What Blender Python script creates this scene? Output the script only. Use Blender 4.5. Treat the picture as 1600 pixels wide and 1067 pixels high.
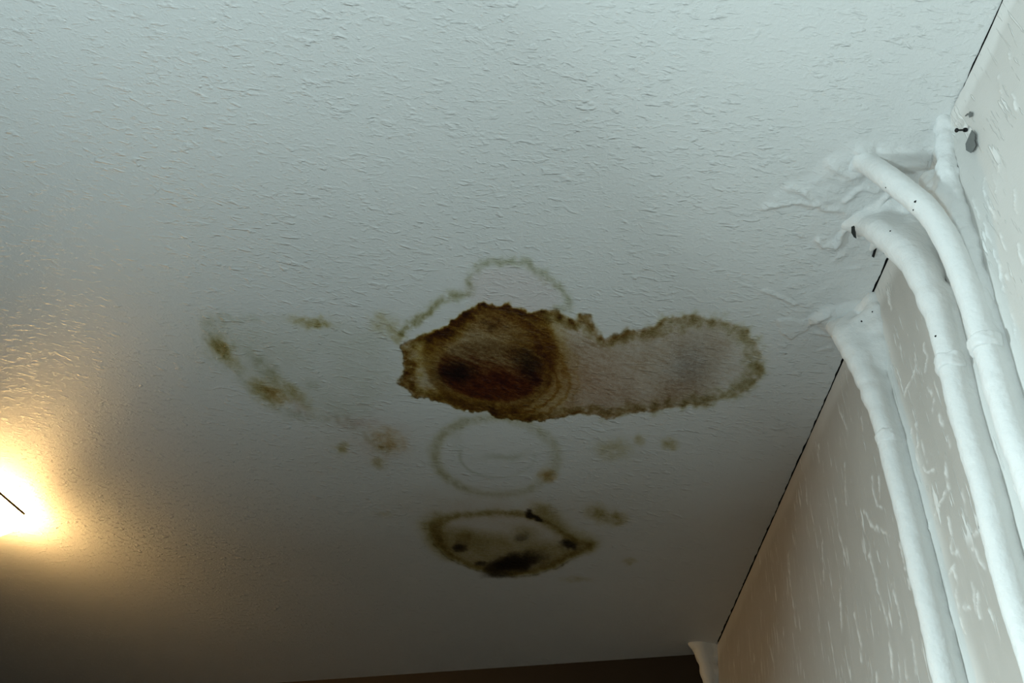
import bpy, math
import numpy as np
from mathutils import Matrix, Vector

for o in list(bpy.data.objects):
    bpy.data.objects.remove(o)
scene = bpy.context.scene
col = scene.collection

# ------------------------------------------------------------------ camera
EYE = np.array([0.0, 0.0, 1.60])        # phone held at chest height
CEIL = 2.60                             # ceiling height
XW = 0.4265                             # plane of the wall with the pipes
FPX, CX, CY = 1244.0, 800.0, 533.5


def _basis():
    z = np.array([1060 - CX, -690 - CY, FPX]); z /= np.linalg.norm(z)
    y = np.array([772 - CX, 1799 - CY, FPX]); y -= z * (y @ z); y /= np.linalg.norm(y)
    return np.cross(y, z), y, z


BX, BY, BZ = _basis()
cam_d = bpy.data.cameras.new('camera')
cam = bpy.data.objects.new('camera', cam_d)
col.objects.link(cam)
R = [[b[0], -b[1], -b[2]] for b in (BX, BY, BZ)]
cam.matrix_world = Matrix(((R[0][0], R[0][1], R[0][2], EYE[0]),
                           (R[1][0], R[1][1], R[1][2], EYE[1]),
                           (R[2][0], R[2][1], R[2][2], EYE[2]), (0, 0, 0, 1)))
cam_d.sensor_width = 36.0
cam_d.lens = 36.0 * FPX / 1600.0
cam_d.clip_start = 0.01
scene.camera = cam

# ------------------------------------------------------------------ light
world = bpy.data.worlds.new('world')
scene.world = world
world.use_nodes = True
world.node_tree.nodes['Background'].inputs[0].default_value = (0.6, 0.7, 0.75, 1)
world.node_tree.nodes['Background'].inputs[1].default_value = 0.0

# two added cool fill lights, out of view: one aimed up, one sideways


def area_fill(name, loc, az, el, size, watts, rgb=(0.81, 1.0, 0.975)):
    li = bpy.data.lights.new(name, 'AREA')
    li.shape = 'DISK'; li.size = size; li.energy = watts; li.color = rgb
    ob = bpy.data.objects.new(name, li)
    col.objects.link(ob)
    ob.location = loc
    a, e = math.radians(az), math.radians(el)
    ob.rotation_euler = Vector((math.cos(e) * math.sin(a), math.cos(e) * math.cos(a), math.sin(e))).to_track_quat('-Z', 'Y').to_euler()
    return ob


area_fill('fill_up', (-0.62, -0.39, 0.86), 200.8, 50.1, 0.16, 49.0, (0.795, 1.0, 1.03))  # added fill tilted up and back, brightens the ceiling
area_fill('fill_side', (-1.26, 0.43, 1.62), 126.2, -42.6, 0.16, 74.0, (0.795, 1.0, 1.03))  # added fill from the left, brightens wall and pipes

scene.view_settings.view_transform = 'Standard'
scene.view_settings.look = 'None'
scene.view_settings.gamma = 1.0
scene.view_settings.exposure = 0.0
scene.view_settings.use_curve_mapping = False

# ------------------------------------------------------------------ helpers


def ray(px, py):
    d = np.array([px - CX, py - CY, FPX])
    return np.array([d @ BX, d @ BY, d @ BZ])


def on_ceiling(px, py, z=CEIL):
    d = ray(px, py)
    return EYE + d * ((z - EYE[2]) / d[2])


def on_wall(px, py, x=XW):
    d = ray(px, py)
    return EYE + d * (x / d[0])


def _hash(i, seed):
    h = (i * 374761393 + seed * 668265263) & 0xffffffff
    h = ((h ^ (h >> 13)) * 1274126177) & 0xffffffff
    h = h ^ (h >> 16)
    return (h & 0xffffff) / float(0xffffff)


def noise2(x, y, seed=0):
    xi = np.floor(x).astype(np.int64); yi = np.floor(y).astype(np.int64)
    fx = x - xi; fy = y - yi
    fx = fx * fx * (3 - 2 * fx); fy = fy * fy * (3 - 2 * fy)
    def g(a, b):
        return _hash(a * 73856093 + b * 19349663, seed)
    n = (g(xi, yi) * (1 - fx) + g(xi + 1, yi) * fx) * (1 - fy) + \
        (g(xi, yi + 1) * (1 - fx) + g(xi + 1, yi + 1) * fx) * fy
    return n * 2 - 1


def fbm2(x, y, seed=0, octv=4):
    s = 0; a = 1; t = 0
    for k in range(octv):
        s = s + a * noise2(x * 2 ** k + 13.7 * k, y * 2 ** k - 7.1 * k, seed + k); t += a; a *= 0.5
    return s / t


def noise3(p, seed=0):
    i = np.floor(p).astype(np.int64); f = p - i
    f = f * f * (3 - 2 * f)
    r = 0
    for dx in (0, 1):
        for dy in (0, 1):
            for dz in (0, 1):
                w = (f[..., 0] if dx else 1 - f[..., 0]) * (f[..., 1] if dy else 1 - f[..., 1]) * (f[..., 2] if dz else 1 - f[..., 2])
                r = r + w * _hash((i[..., 0] + dx) * 73856093 + (i[..., 1] + dy) * 19349663 + (i[..., 2] + dz) * 83492791, seed)
    return r * 2 - 1


def smooth(a, b, x):
    t = np.clip((x - a) / (b - a), 0, 1)
    return t * t * (3 - 2 * t)


def seg_dist(P, pts, closed=False):
    """distance from points P (n,2) to polyline"""
    pts = np.asarray(pts, float)
    if closed:
        pts = np.vstack([pts, pts[:1]])
    out = np.full(len(P), 10.0)
    near = ((P > pts.min(0) - 0.07) & (P < pts.max(0) + 0.07)).all(1)      # further away the mark has no effect
    Pn = P[near]
    best = np.full(len(Pn), 100.0)
    for a, b in zip(pts[:-1], pts[1:]):
        d = b - a
        t = np.clip(((Pn - a) @ d) / (d @ d + 1e-12), 0, 1)
        q = Pn - a - t[:, None] * d
        best = np.minimum(best, (q * q).sum(1))
    out[near] = np.sqrt(best)
    return out


def inside(P, pts):
    pts = np.asarray(pts, float)
    c = np.zeros(len(P), bool)
    j = len(pts) - 1
    for i in range(len(pts)):
        a, b = pts[i], pts[j]
        if a[1] != b[1]:
            c ^= ((a[1] > P[:, 1]) != (b[1] > P[:, 1])) & (P[:, 0] < (b[0] - a[0]) * (P[:, 1] - a[1]) / (b[1] - a[1]) + a[0])
        j = i
    return c


def mesh_np(name, V, F, mat, parent=None, smooth_shade=True):
    """mesh object from vertex array and quad array"""
    me = bpy.data.meshes.new(name)
    n = F.shape[1]
    me.vertices.add(len(V)); me.vertices.foreach_set('co', np.asarray(V, np.float32).ravel())
    me.loops.add(F.size); me.loops.foreach_set('vertex_index', F.astype(np.int32).ravel())
    me.polygons.add(len(F))
    me.polygons.foreach_set('loop_start', np.arange(0, F.size, n, dtype=np.int32))
    me.polygons.foreach_set('loop_total', np.full(len(F), n, np.int32))
    me.update(calc_edges=True); me.validate()
    me.polygons.foreach_set('use_smooth', np.full(len(me.polygons), smooth_shade))
    me.materials.append(mat)
    o = bpy.data.objects.new(name, me)
    col.objects.link(o)
    if parent is not None:
        o.parent = parent
    return o


def mesh_py(name, V, F, mat, parent=None, sm=False):
    me = bpy.data.meshes.new(name)
    me.from_pydata([tuple(map(float, v)) for v in V], [], F)
    me.update()
    for p in me.polygons:
        p.use_smooth = sm
    me.materials.append(mat)
    o = bpy.data.objects.new(name, me)
    col.objects.link(o)
    if parent is not None:
        o.parent = parent
    return o


def structure(o, label, cat):
    o['kind'] = 'structure'; o['label'] = label; o['category'] = cat
    return o


def thing(name, loc, label, cat, group=None):
    o = bpy.data.objects.new(name, None)
    o.empty_display_size = 0.05
    o.location = loc
    col.objects.link(o)
    o['label'] = label; o['category'] = cat
    if group:
        o['group'] = group
    return o


def grid_faces(nu, nv, flip=False):
    i = np.arange(nu - 1)[:, None] * nv + np.arange(nv - 1)[None, :]
    f = np.stack([i, i + nv, i + nv + 1, i + 1], -1).reshape(-1, 4)
    return f[:, ::-1] if flip else f


def axis(*parts):
    """monotone coordinates from (start, stop, step) pieces"""
    out = []
    for a, b, s in parts:
        out.append(np.linspace(a, b, max(2, int(round((b - a) / s)) + 1)))
    return np.unique(np.round(np.concatenate(out), 7))


# ------------------------------------------------------------------ materials
def new_mat(name):
    m = bpy.data.materials.new(name)
    m.use_nodes = True
    nt = m.node_tree
    return m, nt, nt.nodes, nt.links, nt.nodes['Principled BSDF']


def N(nodes, kind, **kw):
    n = nodes.new(kind)
    for k, v in kw.items():
        setattr(n, k, v)
    return n


def plain(name, rgb, rough=0.6, bump=0.0, scale=300.0, var=0.15, metal=0.0):
    m, nt, nodes, links, b = new_mat(name)
    tc = N(nodes, 'ShaderNodeTexCoord')
    nz = N(nodes, 'ShaderNodeTexNoise'); nz.inputs['Scale'].default_value = scale; nz.inputs['Detail'].default_value = 5
    links.new(tc.outputs['Object'], nz.inputs['Vector'])
    mx = N(nodes, 'ShaderNodeMix', data_type='RGBA')
    mx.inputs['A'].default_value = tuple(c * (1 - var) for c in rgb) + (1,)
    mx.inputs['B'].default_value = tuple(min(1, c * (1 + var)) for c in rgb) + (1,)
    links.new(nz.outputs['Fac'], mx.inputs['Factor'])
    links.new(mx.outputs['Result'], b.inputs['Base Color'])
    b.inputs['Roughness'].default_value = rough
    b.inputs['Metallic'].default_value = metal
    if bump:
        bp = N(nodes, 'ShaderNodeBump'); bp.inputs['Strength'].default_value = 1.0; bp.inputs['Distance'].default_value = bump
        links.new(nz.outputs['Fac'], bp.inputs['Height']); links.new(bp.outputs['Normal'], b.inputs['Normal'])
    return m


def mathn(nodes, links, op, a, b=None, c=None, clamp=False):
    n = N(nodes, 'ShaderNodeMath', operation=op); n.use_clamp = clamp
    for i, v in enumerate((a, b, c)):
        if v is None:
            continue
        if isinstance(v, (int, float)):
            n.inputs[i].default_value = v
        else:
            links.new(v, n.inputs[i])
    return n.outputs[0]


def ramp(nodes, links, src, a, b, lo=0.0, hi=1.0):
    n = N(nodes, 'ShaderNodeMapRange', interpolation_type='SMOOTHSTEP')
    links.new(src, n.inputs[0])
    for i, v in enumerate((a, b, lo, hi)):
        n.inputs[i + 1].default_value = v
    return n.outputs[0]


def noise_tex(nodes, links, vec, scale, detail=3.0, rough=0.5, dist=0.0):
    n = N(nodes, 'ShaderNodeTexNoise')
    n.inputs['Scale'].default_value = scale; n.inputs['Detail'].default_value = detail
    n.inputs['Roughness'].default_value = rough; n.inputs['Distortion'].default_value = dist
    links.new(vec, n.inputs['Vector'])
    return n


def mapping(nodes, links, vec, rot=(0, 0, 0), scale=(1, 1, 1)):
    n = N(nodes, 'ShaderNodeMapping')
    links.new(vec, n.inputs['Vector'])
    n.inputs['Rotation'].default_value = rot; n.inputs['Scale'].default_value = scale
    return n.outputs['Vector']


def ceiling_material():
    m, nt, nodes, links, b = new_mat('textured_white_ceiling_paint')
    geo = N(nodes, 'ShaderNodeNewGeometry')
    pos = geo.outputs['Position']
    at = N(nodes, 'ShaderNodeAttribute', attribute_name='stain')
    # paint: white with faint large-scale unevenness
    n1 = noise_tex(nodes, links, pos, 5.0, 3)
    mx = N(nodes, 'ShaderNodeMix', data_type='RGBA')
    mx.inputs['A'].default_value = (0.76, 0.77, 0.76, 1); mx.inputs['B'].default_value = (0.82, 0.815, 0.80, 1)
    links.new(n1.outputs['Fac'], mx.inputs['Factor'])
    # stain pigment carried by the mesh, broken up by fine grain
    n2 = noise_tex(nodes, links, pos, 420.0, 4, 0.65)
    n2b = noise_tex(nodes, links, pos, 130.0, 4, 0.65)
    g = mathn(nodes, links, 'MULTIPLY', ramp(nodes, links, n2.outputs['Fac'], 0.25, 0.75, 0.80, 1.25), ramp(nodes, links, n2b.outputs['Fac'], 0.3, 0.7, 0.82, 1.18))
    gm = N(nodes, 'ShaderNodeGamma')
    links.new(at.outputs['Color'], gm.inputs['Color']); links.new(g, gm.inputs['Gamma'])
    mul = N(nodes, 'ShaderNodeMix', data_type='RGBA', blend_type='MULTIPLY')
    mul.inputs['Factor'].default_value = 1.0
    links.new(mx.outputs['Result'], mul.inputs['A']); links.new(gm.outputs['Color'], mul.inputs['B'])
    links.new(mul.outputs['Result'], b.inputs['Base Color'])
    b.inputs['Roughness'].default_value = 0.5
    b.inputs['Specular IOR Level'].default_value = 0.4
    # relief: short daubs of old textured paint
    def daubs(rot, sx, sy, sc, lo, hi, seed):
        v = mapping(nodes, links, pos, (0, 0, rot), (sx, sy, 1))
        w = noise_tex(nodes, links, v, sc, 2.0, 0.55, 0.6)
        w.noise_dimensions = '4D'; w.inputs['W'].default_value = seed
        return ramp(nodes, links, w.outputs['Fac'], lo, hi)
    d1 = daubs(math.radians(32), 1.0, 2.4, 40, 0.52, 0.78, 1.0)
    d2 = daubs(math.radians(48), 1.0, 2.6, 72, 0.54, 0.80, 5.0)
    d3 = daubs(math.radians(-12), 1.0, 2.4, 46, 0.56, 0.82, 9.0)
    msk = noise_tex(nodes, links, pos, 9.0, 2)
    mk = ramp(nodes, links, msk.outputs['Fac'], 0.32, 0.58, 0.5, 1.0)
    h = mathn(nodes, links, 'ADD', d1, mathn(nodes, links, 'MULTIPLY', d2, 0.6))
    h = mathn(nodes, links, 'ADD', h, mathn(nodes, links, 'MULTIPLY', d3, 0.7))
    h = mathn(nodes, links, 'MULTIPLY', h, mk)
    n3 = noise_tex(nodes, links, pos, 230.0, 4, 0.6)
    h = mathn(nodes, links, 'ADD', h, mathn(nodes, links, 'MULTIPLY', n3.outputs['Fac'], 0.55))
    bp = N(nodes, 'ShaderNodeBump'); bp.inputs['Strength'].default_value = 1.0; bp.inputs['Distance'].default_value = 0.0017
    links.new(h, bp.inputs['Height']); links.new(bp.outputs['Normal'], b.inputs['Normal'])
    return m


def wall_material():
    m, nt, nodes, links, b = new_mat('greige_wall_with_paint_dribbles')
    geo = N(nodes, 'ShaderNodeNewGeometry')
    pos = geo.outputs['Position']
    at = N(nodes, 'ShaderNodeAttribute', attribute_name='white_paint')
    # thin upright dribbles of white paint
    def streaks(sy, sz, sc, lo, hi, seed):
        v = mapping(nodes, links, pos, (0, 0, 0), (1, sy, sz))
        w = noise_tex(nodes, links, v, sc, 3.0, 0.6, 0.25)
        w.noise_dimensions = '4D'; w.inputs['W'].default_value = seed
        return ramp(nodes, links, w.outputs['Fac'], lo, hi)
    s1 = streaks(1.0, 0.16, 75, 0.60, 0.65, 2.0)
    s2 = streaks(1.0, 0.09, 150, 0.59, 0.66, 7.0)
    msk = noise_tex(nodes, links, mapping(nodes, links, pos, (0, 0, 0), (1, 1, 0.6)), 13.0, 2)
    mk = ramp(nodes, links, msk.outputs['Fac'], 0.36, 0.56, 0.12, 1.0)
    st = mathn(nodes, links, 'MULTIPLY', mathn(nodes, links, 'MAXIMUM', s1, mathn(nodes, links, 'MULTIPLY', s2, 0.8)), mk)
    white = mathn(nodes, links, 'MAXIMUM', mathn(nodes, links, 'MULTIPLY', st, 0.9), at.outputs['Fac'], clamp=True)
    n1 = noise_tex(nodes, links, mapping(nodes, links, pos, (0, 0, 0), (1, 1, 0.4)), 30.0, 4)
    gr = N(nodes, 'ShaderNodeMix', data_type='RGBA')
    gr.inputs['A'].default_value = (0.47, 0.45, 0.415, 1); gr.inputs['B'].default_value = (0.56, 0.535, 0.50, 1)
    links.new(n1.outputs['Fac'], gr.inputs['Factor'])
    mx = N(nodes, 'ShaderNodeMix', data_type='RGBA')
    mx.inputs['B'].default_value = (0.85, 0.85, 0.83, 1)
    links.new(gr.outputs['Result'], mx.inputs['A']); links.new(white, mx.inputs['Factor'])
    links.new(mx.outputs['Result'], b.inputs['Base Color'])
    # lower wall, out of view, darkened to hold down bounced light
    sep = N(nodes, 'ShaderNodeSeparateXYZ'); links.new(pos, sep.inputs[0])
    low_dark = ramp(nodes, links, sep.outputs['Z'], 1.700, 1.704)
    md = N(nodes, 'ShaderNodeMix', data_type='RGBA')
    md.inputs['A'].default_value = (0.035, 0.040, 0.034, 1)
    links.new(mx.outputs['Result'], md.inputs['B']); links.new(low_dark, md.inputs['Factor'])
    links.new(md.outputs['Result'], b.inputs['Base Color'])
    b.inputs['Roughness'].default_value = 0.5
    b.inputs['Specular IOR Level'].default_value = 0.3
    n3 = noise_tex(nodes, links, pos, 260.0, 4, 0.6)
    h = mathn(nodes, links, 'ADD', st, mathn(nodes, links, 'MULTIPLY', n3.outputs['Fac'], 0.3))
    bp = N(nodes, 'ShaderNodeBump'); bp.inputs['Strength'].default_value = 1.0; bp.inputs['Distance'].default_value = 0.0010
    links.new(h, bp.inputs['Height']); links.new(bp.outputs['Normal'], b.inputs['Normal'])
    return m


def pipe_material():
    m, nt, nodes, links, b = new_mat('thick_white_gloss_paint')
    geo = N(nodes, 'ShaderNodeNewGeometry')
    pos = geo.outputs['Position']
    n1 = noise_tex(nodes, links, pos, 28.0, 4)
    mx = N(nodes, 'ShaderNodeMix', data_type='RGBA')
    mx.inputs['A'].default_value = (0.83, 0.845, 0.84, 1); mx.inputs['B'].default_value = (0.90, 0.90, 0.885, 1)
    links.new(n1.outputs['Fac'], mx.inputs['Factor'])
    links.new(mx.outputs['Result'], b.inputs['Base Color'])
    b.inputs['Roughness'].default_value = 0.42
    b.inputs['Specular IOR Level'].default_value = 0.35
    n2 = noise_tex(nodes, links, pos, 120.0, 4, 0.55)
    bp = N(nodes, 'ShaderNodeBump'); bp.inputs['Strength'].default_value = 1.0; bp.inputs['Distance'].default_value = 0.0016
    links.new(n2.outputs['Fac'], bp.inputs['Height']); links.new(bp.outputs['Normal'], b.inputs['Normal'])
    return m


M_CEIL = ceiling_material()
M_WALL = wall_material()
M_PIPE = pipe_material()
M_SHADE_MARK = plain('gap_shade_and_mark', (0.006, 0.006, 0.006), 0.9)  # small mark black; shade of joint, slots and pin holes put into this colour
M_CHIP = plain('grey_undercoat', (0.16, 0.17, 0.165), 0.8, 0.0003)
M_DARKHOLE = plain('dark_hole', (0.03, 0.033, 0.03), 0.9)
M_FAR = plain('dark_brown_far_wall', (0.022, 0.014, 0.008), 0.8, 0.0006, 60)  # far wall in one even, very dark brown
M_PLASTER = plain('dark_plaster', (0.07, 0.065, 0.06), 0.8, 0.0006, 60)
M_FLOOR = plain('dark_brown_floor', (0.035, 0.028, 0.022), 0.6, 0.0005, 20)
M_IRON = plain('black_iron', (0.012, 0.012, 0.012), 0.45, 0.0003, 400, metal=0.5)

# ------------------------------------------------------------------ ceiling
XL, YB = -3.0, -1.5
FAR_A = (XW, 2.075)
FAR_B = (XL, 2.075 + (XW - XL) * 0.52)


def pc(*pts):
    return np.array([on_ceiling(x, y)[:2] for x, y in pts])


def ell(P, cx, cy, rx, ry, rot=0.0):
    """normalised radius in an elliptical mark on the ceiling"""
    c = on_ceiling(cx, cy)[:2]
    ca, sa = math.cos(math.radians(rot)), math.sin(math.radians(rot))
    a = on_ceiling(cx + rx * ca, cy + rx * sa)[:2] - c
    b = on_ceiling(cx - ry * sa, cy + ry * ca)[:2] - c
    q = (P - c) @ np.linalg.inv(np.array([a, b]))
    return np.sqrt((q * q).sum(1)), np.arctan2(q[:, 1], q[:, 0])


OLIVE = np.array([0.78, 0.97, 1.80])
OCHRE = np.array([0.58, 0.98, 3.1])
BROWN = np.array([0.9, 1.5, 2.9])
TAN = np.array([0.36, 0.56, 0.80])
RUST = np.array([1.15, 2.8, 4.6])
GREYGREEN = np.array([0.52, 0.50, 0.70])
SOOT = np.array([3.2, 3.4, 3.7])
PINK = np.array([0.05, 0.13, 0.13])

MAIN = pc((640, 529), (628, 538), (624, 546), (630, 558), (629, 571), (632, 586), (624, 601), (645, 619), (684, 627), (712, 637), (740, 646),
          (763, 644), (783, 658), (806, 655), (833, 661), (870, 657), (881, 653), (900, 648), (925, 650), (947, 657), (968, 651), (989, 643),
          (1019, 646), (1032, 640), (1077, 635), (1106, 631), (1147, 623), (1178, 604), (1195, 580), (1193, 557), (1182, 532),
          (1162, 511), (1127, 499), (1075, 495), (1034, 497), (1023, 509), (999, 513), (982, 511), (970, 519), (949, 530), (931, 520),
          (925, 491), (906, 489), (901, 504), (884, 491), (853, 484), (825, 488), (802, 478), (769, 473), (740, 478), (718, 492),
          (693, 515), (670, 526))


def stain_density(P):
    x, y = P[:, 0], P[:, 1]
    D = np.zeros((len(P), 3))
    wx = fbm2(x * 70, y * 55, 3, 4) * 0.0075 + fbm2(x * 22, y * 18, 11, 3) * 0.006
    wy = fbm2(x * 70 + 40, y * 55, 5, 4) * 0.011 + fbm2(x * 22 + 9, y * 18, 17, 3) * 0.008
    Q = P + np.stack([wx, wy], 1)                      # ragged edges
    Qs = P + np.stack([wx, wy], 1) * 0.45
    blot = 0.5 + 0.5 * fbm2(x * 95, y * 70, 23, 4) * 1.5
    blot = np.clip(blot, 0, 1)
    broad = np.clip(0.5 + 0.8 * fbm2(x * 26, y * 20, 31, 4), 0, 1)
    fine = np.clip(0.5 + 0.9 * fbm2(x * 260, y * 190, 37, 3), 0, 1)
    streak = np.clip(0.5 + 0.9 * fbm2((x * 0.8 + y * 0.35) * 60, (y * 0.9 - x * 0.45) * 210, 41, 3), 0, 1)

    def add(w, pig, s=1.0):
        nonlocal D
        D += (w * s)[:, None] * pig

    # -- large lobed stain
    d = seg_dist(Q, MAIN, True)
    ins = inside(Q, MAIN)
    sd = np.where(ins, -d, d)
    xm = smooth(on_ceiling(880, 570)[0], on_ceiling(1120, 570)[0], x)      # fades to the right lobe
    fill = smooth(0.004, -0.006, sd)
    add(fill * (0.5 + 0.5 * broad) * (1 - 0.6 * smooth(0.20, 0.26, x)), TAN * 0.85 + np.array([0.12, 0.10, 0.08]), 1.25)
    add(fill * streak ** 2 * (1 - 0.6 * xm), TAN, 0.65)
    rim = np.exp(-((sd + 0.010 + 0.007 * broad) / (0.0060 + 0.0075 * blot + 0.004 * xm)) ** 2)
    add(rim * (0.10 + 1.15 * blot) * (1 - 0.5 * xm), OLIVE, 1.1)
    add(rim * (0.1 + 0.9 * blot) * xm, GREYGREEN, 0.75)
    add(np.exp(-((sd + 0.006) / 0.0045) ** 2) * (0.15 + blot ** 2 * 1.3) * (1 - 0.85 * xm), BROWN, 0.75)
    add(np.exp(-((sd + 0.001) / 0.0019) ** 2) * np.clip(1.6 * broad - 0.3, 0, 1) * (0.4 + 0.6 * blot) * (1 - 0.95 * xm), SOOT, 0.5)
    # dark patch towards the right lobe and rosy middle
    r, _ = ell(Q, 1078, 572, 30, 36, 20); add(np.exp(-r * r) * fill * (0.6 + 0.4 * fine), np.array([0.75, 0.78, 0.8]), 0.75)
    r, _ = ell(Q, 1060, 612, 40, 18, -15); add(np.exp(-r * r) * fill * (0.5 + 0.5 * fine), TAN, 0.8)
    r, _ = ell(Q, 920, 600, 80, 45, 10); add(np.exp(-r * r) * fill, np.array([0.10, 0.25, 0.35]), 1.0)
    # -- round source with concentric rings
    r, a = ell(Qs, 766, 562, 108, 90, 8)
    disc = smooth(1.05, 0.9, r) * fill
    add(disc * (0.75 + 0.25 * streak), np.array([0.62, 0.86, 1.45]), 1.12)
    rings = 0.5 + 0.5 * np.sin(r * 30 + 2.2 * fbm2(x * 20, y * 16, 51, 2))
    upper = smooth(0.25, -0.35, np.sin(a))
    add(np.exp(-((r - 0.86) / 0.17) ** 2) * fill * (0.35 + 0.65 * upper) * (0.5 + 0.5 * rings), OCHRE * 0.75 + BROWN * 0.25, 0.85)
    add(np.exp(-((r - 0.76) / 0.12) ** 2) * fill * upper * (0.3 + 0.7 * streak), BROWN, 0.6)
    rr, aa = ell(Qs, 800, 594, 92, 66, 4)
    add(np.exp(-((rr - 0.80) / 0.28) ** 2) * smooth(-0.5, 0.4, np.cos(aa)) * fill * (0.4 + 0.6 * np.clip(np.sin(rr * 34 + 3 * wx * 100), 0, 1)), OCHRE * 0.45 + BROWN * 0.55, 0.95)
    r3, _ = ell(Q, 768, 506, 30, 13, 0); add(np.exp(-r3 * r3) * (0.4 + 0.6 * fine), BROWN, 0.55)
    r3, _ = ell(Q, 764, 507, 13, 6, 0); add(np.exp(-r3 ** 2) * fine, SOOT, 0.3)
    # left flank ochre fringe
    r3, _ = ell(Q, 655, 560, 34, 38, 30); add(np.exp(-r3 ** 4) * fill * (0.15 + 0.85 * blot ** 2), OCHRE, 0.55)
    r3, _ = ell(Q, 640, 580, 12, 32, 0); add(np.exp(-r3 ** 4) * fill * blot, BROWN, 0.8)
    r3, _ = ell(Q, 702, 514, 44, 15, -36); add(np.exp(-r3 ** 4) * fill * (0.5 + 0.5 * streak), OCHRE, 0.85)
    r3, _ = ell(Q, 745, 634, 105, 16, 14); add(np.exp(-r3 ** 4) * fill * (0.4 + 0.6 * blot), OCHRE * 0.85 + BROWN * 0.15, 0.8)
    r3, _ = ell(Q, 868, 494, 48, 13, 14); add(np.exp(-r3 ** 4) * fill * (0.4 + 0.6 * blot), OLIVE, 0.8)
    # wet dark heart
    r4, a4 = ell(Qs + np.stack([wy, wx], 1) * 0.5, 764, 581, 82, 46, 6)
    heart = smooth(1.06, 0.86, r4)
    add(heart * (0.75 + 0.25 * streak), np.array([0.55, 0.70, 0.95]), 1.0)
    low = smooth(on_ceiling(764, 550)[1], on_ceiling(764, 592)[1], y + 0.02 * (broad - 0.5) + 0.03 * (streak - 0.5))
    add(heart * low * (0.75 + 0.25 * streak), RUST, 0.70)
    r5, _ = ell(Q, 716, 584, 25, 13, 0); add(np.exp(-r5 * r5), SOOT, 0.75)
    r5, _ = ell(Q, 824, 570, 17, 23, -25); add(np.exp(-r5 * r5), SOOT, 0.5)
    r5, _ = ell(Q, 775, 600, 45, 14, -6); add(np.exp(-r5 * r5), RUST, 0.25)
    add(np.exp(-((r4 - 1.0) / 0.05) ** 2) * (0.3 + 0.7 * blot) * smooth(-0.1, 0.6, np.cos(a4 - 0.2)), BROWN, 0.4)
    # -- pale ring above the big stain
    RING1 = pc((628, 520), (645, 504), (662, 490), (679, 475), (696, 467), (712, 457), (732, 455), (735, 436), (746, 422), (769, 412), (794, 408),
               (822, 411), (847, 425), (862, 439), (878, 453), (887, 464), (884, 481), (873, 484))
    d1 = seg_dist(Q, RING1)
    lft = smooth(on_ceiling(760, 440)[0], on_ceiling(640, 500)[0], x)
    add(np.exp(-(d1 / 0.0085) ** 2) * (0.15 + 1.0 * blot), GREYGREEN * 0.85 + OLIVE * 0.10, 1.1)
    add(np.exp(-(d1 / 0.007) ** 2) * blot * lft, OLIVE, 0.7)
    r6, _ = ell(P, 800, 458, 85, 42, 8); add(smooth(1.05, 0.7, r6), PINK, 0.7)
    # -- pale double ring below
    r7, a7 = ell(Qs, 772, 716, 96, 56, 3)
    add(np.exp(-((r7 - 1.0) / 0.095) ** 2) * (0.35 + 0.65 * blot) * (0.62 + 0.5 * smooth(0.2, -0.9, np.cos(a7))), OLIVE * 0.30 + GREYGREEN * 0.55, 1.0)
    r7b, a7b = ell(Qs, 776, 713, 60, 33, 0)
    add(np.exp(-((r7b - 1.0) / 0.05) ** 2) * (0.3 + 0.7 * smooth(0.5, -0.9, np.cos(a7b))) * smooth(-0.5, 0.1, np.sin(a7b)), GREYGREEN, 0.45)
    r7c, _ = ell(Q, 788, 713, 32, 5, -4); add(np.exp(-r7c * r7c), GREYGREEN, 0.5)
    r7c, _ = ell(Q, 855, 742, 9, 7); add(np.exp(-r7c * r7c), BROWN, 0.6)
    # -- blackened ring furthest from the camera
    LOWER = pc((668, 820), (690, 806), (715, 800), (765, 796), (815, 797), (850, 808), (880, 828), (905, 842), (930, 847), (925, 860), (895, 873), (868, 889),
               (840, 898), (800, 901), (770, 898), (735, 888), (700, 872), (678, 850))
    d8 = seg_dist(Qs, LOWER, True); i8 = inside(Qs, LOWER)
    s8 = np.where(i8, -d8, d8)
    lft8 = smooth(on_ceiling(720, 840)[0], on_ceiling(672, 840)[0], x)
    add(np.exp(-((s8 + 0.012) / (0.012 + 0.012 * lft8)) ** 2) * (0.35 + 0.75 * blot + 0.5 * lft8), OLIVE, 1.05)
    add(np.exp(-(s8 / 0.0028) ** 2) * blot * smooth(on_ceiling(800, 845)[1], on_ceiling(800, 870)[1], y), SOOT, 0.28)
    low8 = smooth(on_ceiling(790, 826)[1], on_ceiling(790, 850)[1], y)
    add(smooth(0.0, -0.02, s8) * low8 * (0.5 + 0.5 * broad), OLIVE * 0.9, 1.0)
    add(smooth(0.0, -0.02, s8), TAN, 0.25)
    for cx, cy, rx, ry, k, rot in ((808, 879, 36, 12, 1.1, -8), (775, 888, 20, 9, 0.6, -15), (718, 855, 10, 6, 0.75, 0), (888, 851, 13, 6, 0.9, 12), (826, 802, 6, 4, 0.9, 20),
                                   (838, 808, 9, 3.5, 0.9, 25), (752, 881, 8, 4, 0.6, 0), (816, 840, 9, 7, 0.25, 0), (780, 899, 22, 4, 0.4, 0)):
        r9, _ = ell(Q, cx, cy, rx, ry, rot); add(np.exp(-r9 ** 3), SOOT, k)
    for cx, cy, rx, ry, k, rot in ((865, 815, 30, 12, 0.7, 35), (895, 842, 22, 12, 0.6, 10), (845, 798, 14, 8, 0.5, 0), (728, 838, 12, 9, 0.55, 0), (820, 832, 20, 10, 0.5, 10),
                                   (922, 850, 12, 9, 0.5, 0)):
        r9, _ = ell(Q, cx, cy, rx, ry, rot); add(np.exp(-r9 * r9), OLIVE, k)
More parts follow.
